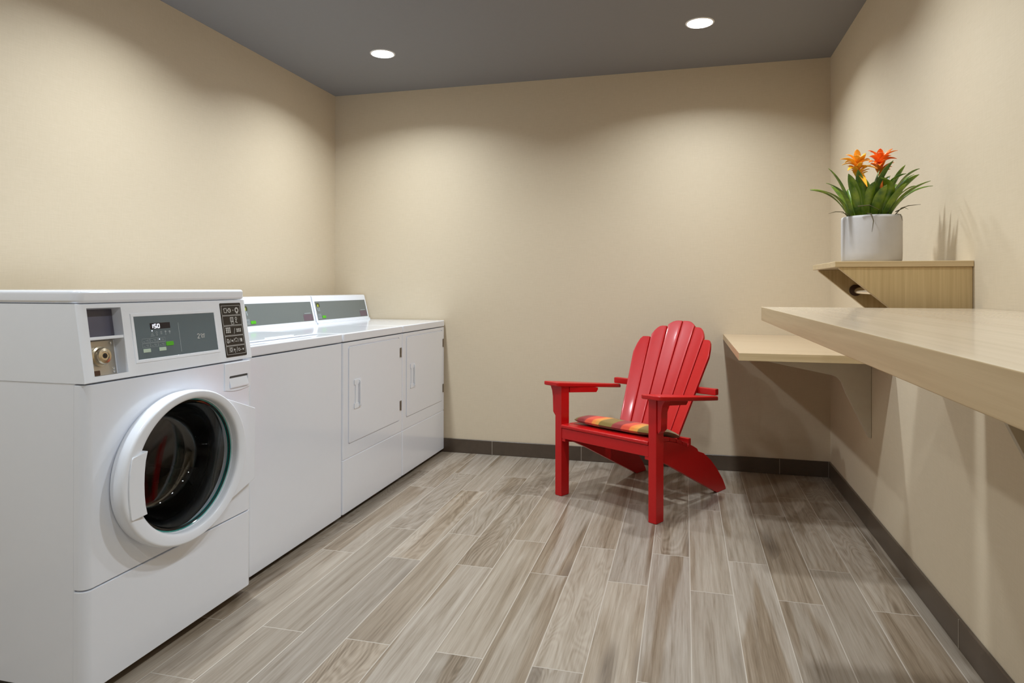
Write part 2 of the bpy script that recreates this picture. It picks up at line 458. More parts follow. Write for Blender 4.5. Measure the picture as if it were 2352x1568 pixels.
for fx_, fy_ in ((WB+.08, WY0+.06), (WB+.08, WY1-.06), (XW-.10, WY0+.06), (XW-.10, WY1-.06)):
    bm = bmesh.new(); tube(bm, [(fx_, fy_, 0.0005), (fx_, fy_, .010), (fx_, fy_, .011), (fx_, fy_, .0125)], [.024, .024, .012, .012], 16)
    link('foot', bm, M['foot'], washer)
# control module (sloping front)
TX = XW-.032
fm = Frame((XW, 0, .830), (0, 1, 0), (-.032, 0, .2))
bm = bmesh.new()
prism(bm, [(WB, .8285), (XW-.002, .8285), (XW, .8305), (TX, 1.0315), (TX-.004, 1.0335), (WB, 1.0335)], lambda u, v, w: Vector((u, w, v)), WY0, WY1)
vert = [e for e in bm.edges if all(v.co.x > -1.6 for v in e.verts) and abs(e.verts[0].co.y-e.verts[1].co.y) < 1e-5 and e.verts[0].co.z != e.verts[1].co.z and e.calc_length() > .1]
bmesh.ops.bevel(bm, geom=vert, offset=.022, segments=6, affect='EDGES', profile=.5)
mod = link('control_housing', bm, M['whitep'], washer)
cb = bmesh.new(); fm.rect(cb, 1.400, .014, 1.509, .194, -.062, .05)
bake_bool(mod, [cb])
# top lid
bm = bmesh.new()
prism(bm, rrect(WB, WY0-.002, TX+.004, WY1+.002, .026, 8, (0, 1, 1, 0)), up3, 1.0345, 1.069, bev=.009, seg=4)
link('top_lid', bm, M['white'], washer)
# coin compartment
coin = bmesh.new(); fm.rect(coin, 1.4005, .1185, 1.5080, .1935, -.0618, -.031, .001)
link('coin_slide_panel', coin, M['coinbox'], washer)
bm = bmesh.new(); fm.rect(bm, 1.4005, .1095, 1.5085, .1175, -.0618, -.001, 0, bev=.001)
link('divider_shelf', bm, M['whitep'], washer)
bm = bmesh.new(); fm.rect(bm, 1.4005, .0145, 1.500, .1085, -.0616, -.030, .001, bev=.001)
zp = link('lock_plate', bm, M['zinc'], washer)
bm = bmesh.new()
LC = (1.449, .066)
fl = lambda a, b, h: fm(LC[0]+a, LC[1]+b, h+.024)
lathe(bm, [(0, -.054), (.027, -.054), (.027, -.048), (.0225, -.046), (.0225, -.037), (.020, -.0335), (.013, -.0320), (.0115, -.034), (0, -.034)], fl, seg=36)
lk = link('lock', bm, M['brass'], zp, label='round brass key lock')
bm = bmesh.new(); fm.disc(bm, LC, .0070, -.0102, -.0092); fm.rect(bm, LC[0]-.0012, LC[1]-.004, LC[0]+.0012, LC[1]+.004, -.0092, -.0084)
link('keyhole', bm, M['black'], lk)
for v in (.100, .030, .022):
    bm = bmesh.new(); fl2 = lambda a, b, h: fm(1.490+a, v+b, h+.024)
    lathe(bm, [(0, -.0545), (.004, -.0545), (.0038, -.052), (.002, -.0508), (0, -.0506)], fl2, seg=14)
    link('screw', bm, M['chrome'], zp)
bm = bmesh.new(); fm.rect(bm, 1.415, .0155, 1.445, .029, -.0305, -.0285, .002); link('plate_notch', bm, M['bronze'], zp)
bm = bmesh.new(); fm.rect(bm, 1.5004, .0148, 1.5085, .109, -.0616, -.034, 0, bev=.0008)
link('side_liner', bm, M['whitep'], washer)
# display panel
bm = bmesh.new()
for (a, b, c, d) in ((1.537, .0335, 1.8855, .0425), (1.537, .1655, 1.8855, .174), (1.537, .0425, 1.5465, .1655), (1.8770, .0425, 1.8855, .1655)):
    fm.rect(bm, a, b, c, d, -.001, .0022, bev=.0006)
link('display_frame', bm, M['whitep'], washer)
bm = bmesh.new(); fm.rect(bm, 1.5465, .0425, 1.877, .1655, -.001, .0012)
dp = link('display_panel', bm, M['greypanel'], washer)
bm = bmesh.new(); fm.rect(bm, 1.603, .1262, 1.680, .1438, .0008, .0017, .0008); link('readout_window', bm, M['screen'], dp)
bm = bmesh.new()
def seg7(bm, fr, ch, u, v, w, h, t, w0, w1):
    S = {'1': 'bc', '5': 'afgcd', '0': 'abcdef', '2': 'abged'}[ch]
    P = {'a': ((u, v+h), (u+w, v+h)), 'b': ((u+w, v+h), (u+w, v+h/2)), 'c': ((u+w, v+h/2), (u+w, v)), 'd': ((u, v), (u+w, v)),
         'e': ((u, v), (u, v+h/2)), 'f': ((u, v+h/2), (u, v+h)), 'g': ((u, v+h/2), (u+w, v+h/2))}
    for k in S: fr.bar(bm, P[k][0], P[k][1], t, w0, w1)
seg7(bm, fm, '1', 1.6065, .1292, .006, .0108, .0022, .0015, .0022)
seg7(bm, fm, '5', 1.6175, .1292, .0075, .0108, .0022, .0015, .0022)
seg7(bm, fm, '0', 1.6300, .1292, .0075, .0108, .0022, .0015, .0022)
link('digits', bm, M['led'], dp, label='lit white digits 150')
for c_l in ((1.608, .1215), (1.632, .0957)):
    bm = bmesh.new(); fm.disc(bm, c_l, .0015, .001, .002); link('indicator_lamp', bm, M['led'], dp)
bm = bmesh.new(); W0, W1 = .0009, .0016
for c in (1.608, 1.625, 1.642, 1.659, 1.675):
    k = (int(c*1000) % 5)
    if c == 1.608:
        for q in range(3): fm.bar(bm, (c-.003-q*.0022, .1150-q*.0042), (c+.003+q*.0022, .1150-q*.0042), .0013, W0, W1)
    elif c == 1.625: fm.ring(bm, (c, .1155), .0032, .001, W0, W1); fm.bar(bm, (c-.003, .1085), (c+.003, .1085), .0016, W0, W1)
    elif c == 1.642:
        for q in range(3): fm.bar(bm, (c-.0035, .1175-q*.0035), (c+.0035, .1175-q*.0035), .0014, W0, W1)
    elif c == 1.659: fm.disc(bm, (c, .1165), .0032, W0, W1); fm.bar(bm, (c, .116), (c, .109), .0014, W0, W1); fm.bar(bm, (c-.003, .1085), (c+.003, .1085), .0014, W0, W1)
    else: fm.disc(bm, (c, .1155), .0035, W0, W1); fm.bar(bm, (c, .115), (c, .1085), .0022, W0, W1)
for r_ in range(2):
    for q in range(3):
        u0 = 1.567+q*.0297; v0 = .0885-r_*.0135
        fm.box_outline(bm, u0, v0, u0+.0275, v0+.0115, .0007, W0, W1)
        fm.bar(bm, (u0+.004, v0+.0045), (u0+.010, v0+.0030), .0008, W0, W1)
        if q == 0 and r_ == 0: fm.bar(bm, (u0+.013, v0+.0055), (u0+.022, v0+.0055), .001, W0, W1); fm.bar(bm, (u0+.0215, v0+.002), (u0+.0215, v0+.0095), .001, W0, W1)
        else: fm.bar(bm, (u0+.012, v0+.0070), (u0+.022, v0+.0070), .0009, W0, W1); fm.bar(bm, (u0+.015, v0+.0040), (u0+.023, v0+.0040), .0009, W0, W1)
fm.bar(bm, (1.7135, .1405), (1.7135, .051), .0016, W0, W1)
link('printed_symbols', bm, M['printdim'], dp)
bm = bmesh.new()
# the figure 2 and the small cup symbol beside it
seg = [(1.789, .0975), (1.7905, .0998), (1.7945, .1004), (1.7985, .0990), (1.7988, .0960), (1.7945, .0915), (1.7895, .0866), (1.7995, .0866)]
for a, b in zip(seg, seg[1:]): fm.bar(bm, a, b, .0017, W0, W1)
fm.bar(bm, (1.8045, .0995), (1.8115, .0990), .0013, W0, W1); fm.bar(bm, (1.812, .0965), (1.8215, .0998), .0013, W0, W1)
fm.bar(bm, (1.8045, .0990), (1.8085, .0865), .0013, W0, W1); fm.bar(bm, (1.8215, .0995), (1.8185, .0865), .0013, W0, W1)
for q in range(3): fm.bar(bm, (1.8075, .0950-q*.0038), (1.8190, .0955-q*.0038), .0011, W0, W1)
link('printed_figure', bm, M['print'], dp)
bm = bmesh.new(); fm.rect(bm, 1.6555, .0738, 1.6845, .0860, .001, .0026, .002, bev=.0005); link('start_button', bm, M['greenb'], dp, label='bright green button')
for u0, v0 in ((1.5675, .0608), (1.6265, .0608)):
    bm = bmesh.new(); fm.rect(bm, u0, v0, u0+.0268, v0+.0102, .001, .0024, .001, bev=.0005); link('button', bm, M['paleb'], dp, label='pale green button')
# black instruction plate with five framed pictograms
bm = bmesh.new(); fm.rect(bm, 1.9115, .0115, 2.0185, .1955, -.001, .0014, .004)
ip = link('instruction_plate', bm, M['black'], washer)
bm = bmesh.new()
A0, A1, T = .0010, .0018, .0013
UL, UR = 1.9165, 2.0135
cells = [(.1535, .1870), (.1190, .1520), (.0840, .1172), (.0500, .0826), (.0195, .0486)]
for lo_, hi_ in cells: fm.rect(bm, UL, lo_, UL+.0011, hi_, A0, A1); fm.rect(bm, UR-.0011, lo_, UR, hi_, A0, A1); fm.rect(bm, UL, hi_-.0011, UR, hi_, A0, A1); fm.rect(bm, UL, lo_, UR, lo_+.0011, A0, A1)
c = .170       # shirt into drum
fm.box_outline(bm, 1.929, c-.007, 1.942, c+.007, .002, A0, A1); fm.bar(bm, (1.926, c+.003), (1.930, c+.007), .002, A0, A1)
fm.bar(bm, (1.942, c), (1.951, c), .002, A0, A1); fm.ring(bm, (1.956, c), .0065, .003, A0, A1); fm.bar(bm, (1.956, c+.003), (1.961, c-.003), .002, A0, A1)
fm.disc(bm, (1.975, c), .002, A0, A1); fm.ring(bm, (1.994, c), .0075, .0045, A0, A1); fm.bar(bm, (1.989, c-.011), (1.999, c-.011), .0018, A0, A1)
c = .1355      # keypad and hand
fm.box_outline(bm, 1.955, c-.004, 1.970, c+.010, .0018, A0, A1)
for q in range(3): fm.bar(bm, (1.958, c+.007-q*.004), (1.968, c+.007-q*.004), .0014, A0, A1)
fm.box_outline(bm, 1.958, c-.013, 1.971, c-.006, .0014, A0, A1)
fm.ring(bm, (1.985, c+.006), .0042, .002, A0, A1); fm.bar(bm, (1.987, c+.003), (1.981, c-.008), .0028, A0, A1); fm.bar(bm, (1.981, c-.006), (1.990, c-.009), .0024, A0, A1)
c = .1005      # dot grids
for a in range(3):
    for b in range(3): fm.disc(bm, (1.929+a*.0085, c+.009-b*.0068), .0032, A0, A1, 10)
fm.bar(bm, (1.966, c-.011), (1.973, c+.008), .0013, A0, A1)
for a in range(3):
    for b in range(2): fm.disc(bm, (1.983+a*.0085, c+.003-b*.0065), .0031, A0, A1, 10)
c = .066
fm.ring(bm, (1.930, c-.001), .0058, .0018, A0, A1); fm.disc(bm, (1.930, c-.002), .002, A0, A1); fm.bar(bm, (1.924, c+.007), (1.932, c+.006), .0014, A0, A1)
for q in (1.9415, 1.9590, 1.9855): fm.bar(bm, (q-.0015, c-.006), (q+.0025, c+.007), .0012, A0, A1)
fm.disc(bm, (1.951, c), .0034, A0, A1); fm.ring(bm, (1.972, c+.001), .0072, .0016, A0, A1, a0=0, a1=PI); fm.bar(bm, (1.966, c-.003), (1.979, c-.003), .0018, A0, A1)
fm.disc(bm, (1.998, c+.001), .0052, A0, A1); fm.bar(bm, (1.9925, c-.005), (2.004, c-.005), .0016, A0, A1)
c = .035
for q in range(4): fm.bar(bm, (1.929, c+.008-q*.0048), (1.950, c+.008-q*.0048), .0011, A0, A1)
fm.ring(bm, (1.940, c+.001), .0055, .0013, A0, A1)
fm.disc(bm, (1.9575, c), .0032, A0, A1); fm.bar(bm, (1.957, c-.003), (1.960, c-.011), .0016, A0, A1); fm.bar(bm, (1.968, c-.008), (1.973, c+.009), .0012, A0, A1)
fm.ring(bm, (1.981, c-.001), .0045, .0016, A0, A1); fm.bar(bm, (1.987, c-.002), (1.995, c-.002), .0012, A0, A1); fm.disc(bm, (2.002, c-.001), .0034, A0, A1)
link('pictograms', bm, M['print'], ip)
# dispenser drawer front
fd = Frame((XW, 0, 0), (0, 1, 0), (0, 0, 1))
bm = bmesh.new()
prism(bm, [(1.899, .8215), (1.899, .733)] + [(1.899+.134*t, .733-.0075*math.sin(PI*t)) for t in (.1, .2, .3, .4, .5, .6, .7, .8, .9)] + [(2.033, .733), (2.033, .8215)], fd, -.0005, .0035, bev=.0012)
dr = link('detergent_drawer', bm, M['whitep'], washer)
cb = bmesh.new(); fd.rect(cb, 1.921, .738, 2.018, .778, -.004, .02, .004)
bake_bool(dr, [cb])
bm = bmesh.new()      # scoop of the pull
prism(bm, [(.7385, 0.0005), (.7385, .0085), (.744, .0095), (.765, .002), (.770, .0005)], lambda u, v, w: Vector((XW+v, w, u)), 1.9225, 2.0165, bev=.001)
link('finger_pull', bm, M['white'], dr)
bm = bmesh.new(); fd.rect(bm, 1.9215, .7705, 2.0175, .7775, .0001, .0008); link('slot_shade', bm, M['shadow'], dr)  # dark strip painted in for the shade of the finger slot
# door
def hull(P):
    P = sorted(set(P))
    def half(pp):
        h = []
        for p in pp:
            while len(h) > 1 and (h[-1][0]-h[-2][0])*(p[1]-h[-2][1])-(h[-1][1]-h[-2][1])*(p[0]-h[-2][0]) <= 0: h.pop()
            h.append(p)
        return h
    a = half(P); b = half(P[::-1]); return a[:-1]+b[:-1]
RO = .229
def oval(a, b):      # the frame is a little wider than it is high; as is its opening
    r = math.hypot(a, b); t = min(1, max(0, (r-.190)/.038)); k = 1.034-.047*t; return DC[0]-.012*t+a*k*(1.075+.06*t), DC[1]-.002*t+b*k
circ = [oval((RO-.004)*math.cos(2*PI*i/96), (RO-.004)*math.sin(2*PI*i/96)) for i in range(96)]
outl = hull([(round(a, 6), round(b, 6)) for a, b in circ] + [(2.038, .654), (2.038, .407)])
bm = bmesh.new(); prism(bm, outl, fd, .002, .020, bev=.004, seg=3)
fx_ = lambda a, b, h: fd(DC[0]+a*1.1115, DC[1]+b*1.034, h)
fo_ = lambda a, b, h: fd(*oval(a, b), h)
door = link('door', bm, M['whitep'], washer)
bake_bool(door, [cyl_cut(.189, XW-.1, XW+.1)])
bm = bmesh.new()
lathe(bm, [(RO-.005, .0190), (RO-.001, .0195), (RO, .022), (RO, .044), (RO-.0015, .048), (RO-.005, .0505), (RO-.009, .0512), (.2000, .0455), (.1945, .0435), (.1915, .040), (.1900, .034), (.1895, -.010), (.1955, -.010), (.1955, .017)], fo_, seg=96, closed=True)
link('door_ring', bm, M['whitep'], door, smooth=50, wn=False)
bm = bmesh.new()
lathe(bm, [(.1892, .006), (.1892, .014), (.1868, .0165), (.1852, .0150), (.1850, .006)], fx_, seg=96, closed=True)
link('glass_rim', bm, M['teal'], door, label='teal rim of the door glass')
# glass bowl (double walled)
bm = bmesh.new()
outer = [(.1845, .016), (.1845, .006), (.180, -.004), (.170, -.030), (.154, -.080), (.144, -.103), (.126, -.114), (.0, -.118)]
inner = [(.0, -.110), (.122, -.106), (.138, -.097), (.147, -.078), (.163, -.029), (.172, .000), (.1775, .010), (.1785, .016)]
lathe(bm, outer+inner, fx_, seg=96, closed=True)
link('door_glass', bm, M['glass'], door, smooth=60)
bm = bmesh.new()
lathe(bm, [(.1955, -.012), (.188, -.014), (.176, -.024), (.171, -.040), (.176, -.055), (.182, -.064), (.190, -.070), (.196, -.070)], fx_, seg=96, closed=True)
link('door_gasket', bm, M['gasket_gap_shade'], washer, smooth=60)
bm = bmesh.new()
lathe(bm, [(.190, -.072), (.1945, -.08), (.1955, -.36), (.0, -.375), (0, -.380), (.1965, -.366), (.1965, -.072)], fx_, seg=72, closed=True)
for a in (PI/2, PI*7/6, -PI/6):
    cs, sn = math.cos(a), math.sin(a)
    prism(bm, [(-.03, .196), (.03, .196), (.012, .150), (-.012, .150)], lambda u, v, w: fx_(v*cs-u*sn, v*sn+u*cs, w), -.35, -.10)
link('drum', bm, M['drum'], washer, smooth=40)
# handle: raised grip over the left of the ring
bm = bmesh.new()
def arc(r, a, b, n=12): return [(DC[0]+r*math.cos(a+(b-a)*i/n), DC[1]+r*math.sin(a+(b-a)*i/n)) for i in range(n+1)]
hA = math.radians(26)
pts = [(1.4640, .6150), (1.4680, .6205), (1.5180, .6270), (1.5110, .600), (1.5075, .570), (1.5065, .540), (1.5075, .510), (1.5110, .480), (1.5175, .4540), (1.4660, .4510), (1.4620, .4570), (1.4560, .500), (1.4545, .540), (1.4570, .580)]
prism(bm, pts, fd, .030, .0545, bev=.002, seg=2)
link('door_handle', bm, M['whitep'], door, smooth=50)

# ------------------------------------------------------------------ back console shared by the other machines
XM = -1.531; MB = -2.215
def console(root, y0, y1, mirror_detail=True):
    fc = Frame((-2.069, 0, .874), (0, 1, 0), (-.036, 0, .150))
    bm = bmesh.new()
    prism(bm, [(MB, .8635), (-2.060, .8635), (-2.062, .874), (-2.069, .876), (-2.105, 1.024), (-2.112, 1.0295), (-2.150, 1.0305), (MB, 1.020)], lambda u, v, w: Vector((u, w, v)), y0+.004, y1-.004, bev=.003, seg=2)
    cs = link('console', bm, M['white'], root)
    bm = bmesh.new(); a, b = y0+.022, y1-.022
    fc.rect(bm, a, .0115, b, .124, -.001, .0008)
    fp_ = link('console_panel', bm, M['greypanel2'], cs)
    bm = bmesh.new()
    prism(bm, [(a+.012, .094), (a+.012, .113), (a+.040, .113), (a+.046, .106), (a+.044, .090), (a+.036, .090), (a+.032, .104), (a+.022, .106), (a+.020, .094)], fc, .0006, .0016)
    link('badge', bm, M['olive'], fp_)
    bm = bmesh.new(); fc.rect(bm, a+.018, .091, a+.032, .105, .0006, .0022, .002); link('badge_centre', bm, M['lime'], fp_)
    bm = bmesh.new()
    for q in range(2): fc.bar(bm, (a+.018+q*.016, .086), (a+.022+q*.016, .066), .005, .0006, .0014)
    fc.box_outline(bm, a+.008, .0205, a+.044, .047, .0016, .0006, .0014); fc.bar(bm, (a+.020, .0205), (a+.020, .047), .0016, .0006, .0014)
    fc.bar(bm, (a+.032, .0205), (a+.032, .047), .0016, .0006, .0014); fc.bar(bm, (a+.008, .034), (a+.044, .034), .0016, .0006, .0014)
    for q in range(3): fc.bar(bm, (a+.0105+q*.012, .041), (a+.0175+q*.012, .041), .003, .0006, .0014); fc.bar(bm, (a+.0105+q*.012, .027), (a+.0175+q*.012, .027), .003, .0006, .0014)
    link('console_print', bm, M['printdim'], fp_)
    bm = bmesh.new(); fc.rect(bm, a+.053, .0215, a+.092, .0370, .0006, .0024, .003); link('start_button', bm, M['greenb'], fp_, label='green button')
    bm = bmesh.new(); fc.rect(bm, b-.100, .0155, b-.006, .0515, .0004, .0013, .003); link('mauve_label', bm, M['purple'], fp_)
    bm = bmesh.new(); fc.bar(bm, (b-.085, .0575), (b-.022, .0572), .003, .0006, .0014); link('printed_line', bm, M['printdim'], fp_)
    return cs

def machine_base(root, y0, y1):
    bm = bmesh.new(); box(bm, MB+.03, XM-.02, y0+.02, y1-.02, .008, .023); link('base_frame', bm, M['shadow'], root)
    for fx_, fy_ in ((MB+.08, y0+.06), (MB+.08, y1-.06), (XM-.07, y0+.06), (XM-.07, y1-.06)):
        bm = bmesh.new(); tube(bm, [(fx_, fy_, 0.0005), (fx_, fy_, .006), (fx_, fy_, .007), (fx_, fy_, .009)], [.022, .022, .012, .012], 16)
        link('foot', bm, M['foot'], root)

def worktop(root, y0, y1):
    bm = bmesh.new()
    prism(bm, rrect(MB, y0+.001, XM+.003, y1-.001, .012, 5, (0, 1, 1, 0)), up3, .8235, .8635, bev=.006, seg=3)
    return link('worktop', bm, M['white'], root)

# ------------------------------------------------------------------ top-load washer
TY0, TY1 = 2.093, 2.776
tl = empty('top_load_washer', (-1.87, 2.435, 0), 'plain-fronted white machine with a hinged lid on top, between the round-door washer and the dryers', 'washing machine')
bm = bmesh.new(); prism(bm, rrect(MB, TY0+.001, XM, TY1-.001, .012, 5, (0, 1, 1, 0)), up3, .022, .8195, bev=.003, seg=2)
link('cabinet', bm, M['white'], tl); machine_base(tl, TY0, TY1)
worktop(tl, TY0, TY1); console(tl, TY0, TY1)
bm = bmesh.new(); prism(bm, rrect(-2.035, TY0+.055, -1.615, TY1-.055, .025, 6), up3, .8640, .8705, bev=.003, seg=2)
lid = link('lid', bm, M['white'], tl)
bm = bmesh.new(); box(bm, -1.640, -1.622, TY0+.25, TY1-.25, .8700, .8740, .0015); link('lid_grip', bm, M['whitep'], lid)

# ------------------------------------------------------------------ dryers
DY0, DW = 2.780, .669
dy = empty('dryer', (-1.87, DY0+DW/2, 0), 'white dryer with a square hinged door, third machine along, beside the plain-fronted washer', 'dryer', 'two dryers by the back wall')
y0, y1 = DY0, DY0+DW
bm = bmesh.new(); prism(bm, rrect(MB, y0+.001, XM-.004, y1-.001, .008, 4, (0, 1, 1, 0)), up3, .022, .8195, bev=.002); link('cabinet', bm, M['white'], dy)
bm = bmesh.new(); prism(bm, rrect(XM-.012, y0+.0015, XM, y1-.0015, .008, 4, (0, 1, 1, 0)), up3, .2765, .8195, bev=.0025); fpn = link('front_panel', bm, M['white'], dy)
cb = bmesh.new(); Frame((XM, 0, 0), (0, 1, 0), (0, 0, 1)).rect(cb, y0+.050, .3395, y0+.630, .8015, -.0085, .02, .012); bake_bool(fpn, [cb])
bm = bmesh.new(); prism(bm, rrect(XM-.012, y0+.0015, XM, y1-.0015, .008, 4, (0, 1, 1, 0)), up3, .0225, .2725, bev=.003); link('lower_panel', bm, M['white'], dy)
machine_base(dy, y0, y1); worktop(dy, y0, y1); console(dy, y0, y1)
fM = Frame((XM, 0, 0), (0, 1, 0), (0, 0, 1))
bm = bmesh.new(); fM.rect(bm, y0+.0505, .340, y0+.6295, .801, -.0084, -.0078, .012); link('gap_shade_sheet', bm, M['gasket_gap_shade'], dy)  # dark sheet put behind the door gap so it reads as shade
bm = bmesh.new(); fM.rect(bm, y0+.0533, .3440, y0+.6267, .7970, -.0076, .0035, .012, bev=.002, seg=3)
dd = link('door', bm, M['white'], dy)
bm = bmesh.new()
h0, h1 = y0+.100, y0+.168
fM.rect(bm, h0, .612, h1, .638, .0040, .0075, .004, bev=.001); fM.rect(bm, h0, .498, h1, .524, .0040, .0075, .004, bev=.001)
fM.rect(bm, h0+.012, .505, h1-.030, .632, .0040, .0065, .003, bev=.001)
prism(bm, [(.504, .004), (.504, .011), (.512, .0155), (.624, .0155), (.632, .011), (.632, .004), (.620, .004), (.618, .0105), (.518, .0105), (.516, .004)], lambda u, v, w: Vector((XM+v, w, u)), h1-.024, h1-.010, bev=.001)
link('door_handle', bm, M['whitep'], dd)
for za, zb in ((.690, .744), (.395, .450)):
    bm = bmesh.new(); tube(bm, [(XM+.006, y0+.640, za), (XM+.006, y0+.640, zb)], .0034, 12); fM.rect(bm, y0+.626, za+.002, y0+.643, zb-.002, .0008, .0040)
    link('hinge', bm, M['zinc'], dd)
d2 = copy_tree(dy); d2.location.y += .670
d2['label'] = 'white dryer with a square hinged door, farthest machine, in the corner against the back wall'

# ------------------------------------------------------------------ long counter, desk and shelf on the right wall
counter = empty('wall_counter', (.51, .7, 0), 'long pale wood counter along the right wall in the foreground', 'counter')
bm = bmesh.new(); box(bm, .222, XR-.001, -.9, 2.124, .980, 1.0205, .0015, 2)
for f in bm.faces:
    n = f.normal
    f.material_index = 0 if n.z > .7 else (2 if n.y > .7 else 1)
link('countertop', bm, [M['topwood'], M['woodY'], M['woodX']], counter)
BR = [(0, 0), (-.545, 0), (-.545, -.008), (-.395, -.042), (-.165, -.087), (-.145, -.094), (-.132, -.104), (-.122, -.118), (-.105, -.165), (-.048, -.285), (-.012, -.360), (0, -.362)]
def bracket(root, y, ztop):
    bm = bmesh.new(); prism(bm, BR, lambda u, v, w: Vector((XR-.001+u, w, ztop+v)), y, y+.019, bev=.0008, seg=1)
    link('bracket', bm, M['bracket'], root)
bracket(counter, 1.775, .9795)
desk = empty('wall_desk', (.51, 3.53, 0), 'low pale wood desk top in the back right corner under the plant shelf', 'desk')
bm = bmesh.new(); box(bm, .2185, XR-.001, 2.934, YB-.001, .7732, .8051, .0012, 2)
for f in bm.faces:
    f.material_index = 0 if f.normal.z > .7 else (1 if abs(f.normal.y) > .7 else 2)
link('desktop', bm, [M['desktop'], M['woodX'], M['woodY']], desk)
bracket(desk, 3.262, .7730)
shelf = empty('wall_shelf', (.625, 2.36, 1.14), 'small pale wood shelf with slanted side panels on the right wall carrying the potted plant', 'shelf')
bm = bmesh.new(); box(bm, .4363, XR-.001, 2.1777, 2.5361, 1.1400, 1.1572, .001, 1); link('shelf_board', bm, M['woodX'], shelf)
for ya in (2.187, 2.507):
    bm = bmesh.new(); prism(bm, [(XR-.001, 1.1395), (.450, 1.1395), (.450, 1.136), (XR-.03, .8585), (XR-.001, .8585)], lambda u, v, w: Vector((u, w, v)), ya, ya+.018, bev=.0008, seg=1)
    link('side_panel', bm, M['woodZ'], shelf)
bm = bmesh.new(); tube(bm, [(.566, 2.2052, 1.0685), (.566, 2.5068, 1.0685)], .0115, 20); rod = link('hanging_rod', bm, M['chrome'], shelf, label='bright metal rod')
for ya, yb in ((2.2052, 2.211), (2.500, 2.5068)):
    bm = bmesh.new(); tube(bm, [(.566, ya, 1.0700), (.566, yb, 1.0700)], .0195, 24); link('rod_flange', bm, M['bronze'], rod, label='dark metal flange')

# ------------------------------------------------------------------ potted bromeliad
PC = Vector((.5795, 2.360, 1.1575))
plant = empty('potted_bromeliad', PC, 'bromeliad with two orange flowers in a round pale grey pot on the small wall shelf', 'potted plant')
fp2 = lambda a, b, h: Vector((PC.x+a, PC.y+b, PC.z+h))
bm = bmesh.new()
lathe(bm, [(0, 0.0005), (.079, .0005), (.0845, .003), (.0868, .010), (.0875, .03), (.0875, .140), (.0865, .1465), (.084, .1485), (.0815, .147), (.080, .142), (.080, .125), (0, .125)], fp2, seg=72)
link('pot', bm, M['pot'], plant, smooth=50, wn=False)
bm = bmesh.new(); lathe(bm, [(0, .136), (.04, .137), (.078, .132), (.079, .1255), (0, .1255)], fp2, seg=40); link('moss', bm, M['soil'], plant)
def leaf(bm, base, mid, tip, wid, fold=.35, n=12, twist=0, mi=0, thick=.0011):
    """strap leaf along a quadratic curve"""
    base, mid, tip = Vector(base), Vector(mid), Vector(tip)
    c = mid*2-(base+tip)/2
    prev = None; T_, B_ = [], []
    for i in range(n+1):
        t = i/n; p = base*(1-t)**2+c*2*t*(1-t)+tip*t*t
        d = ((c-base)*(1-t)+(tip-c)*t).normalized()
        s = d.cross(Vector((0, 0, 1)))
        if s.length < .15: s = Vector((d.y+.2, -d.x+.3, 0))
        s.normalize()
        if prev is not None and s.dot(prev) < 0: s = -s
        prev = s
        s = Matrix.Rotation(twist*t, 3, d) @ s
        nn = s.cross(d).normalized()
        w = wid*(.55+.75*math.sin(min(1, t*1.25)*PI/2)*1.0)*(1-t**3.2)**.9*.77
        w = max(w, .0004)
        row = [p-s*w+nn*w*fold, p-s*w*.5+nn*w*fold*.3, p, p+s*w*.5+nn*w*fold*.3, p+s*w+nn*w*fold]
        T_.append([bm.verts.new(q+nn*thick/2) for q in row]); B_.append([bm.verts.new(q-nn*thick/2) for q in row])
    for i in range(n):
        for k in range(4):
            bm.faces.new((T_[i][k], T_[i][k+1], T_[i+1][k+1], T_[i+1][k])).material_index = mi
            bm.faces.new((B_[i][k+1], B_[i][k], B_[i+1][k], B_[i+1][k+1])).material_index = mi
        bm.faces.new((T_[i][0], T_[i+1][0], B_[i+1][0], B_[i][0])).material_index = mi
        bm.faces.new((T_[i+1][4], T_[i][4], B_[i][4], B_[i+1][4])).material_index = mi
    bm.faces.new([T_[0][k] for k in (4, 3, 2, 1, 0)]+[B_[0][k] for k in range(5)]).material_index = mi
    bm.faces.new([T_[-1][k] for k in range(5)]+[B_[-1][k] for k in (4, 3, 2, 1, 0)]).material_index = mi
K = .000341
def P2(cx, cy, y=0): return fp2((cx-640)*K, y, .1485+(738-cy)*K)
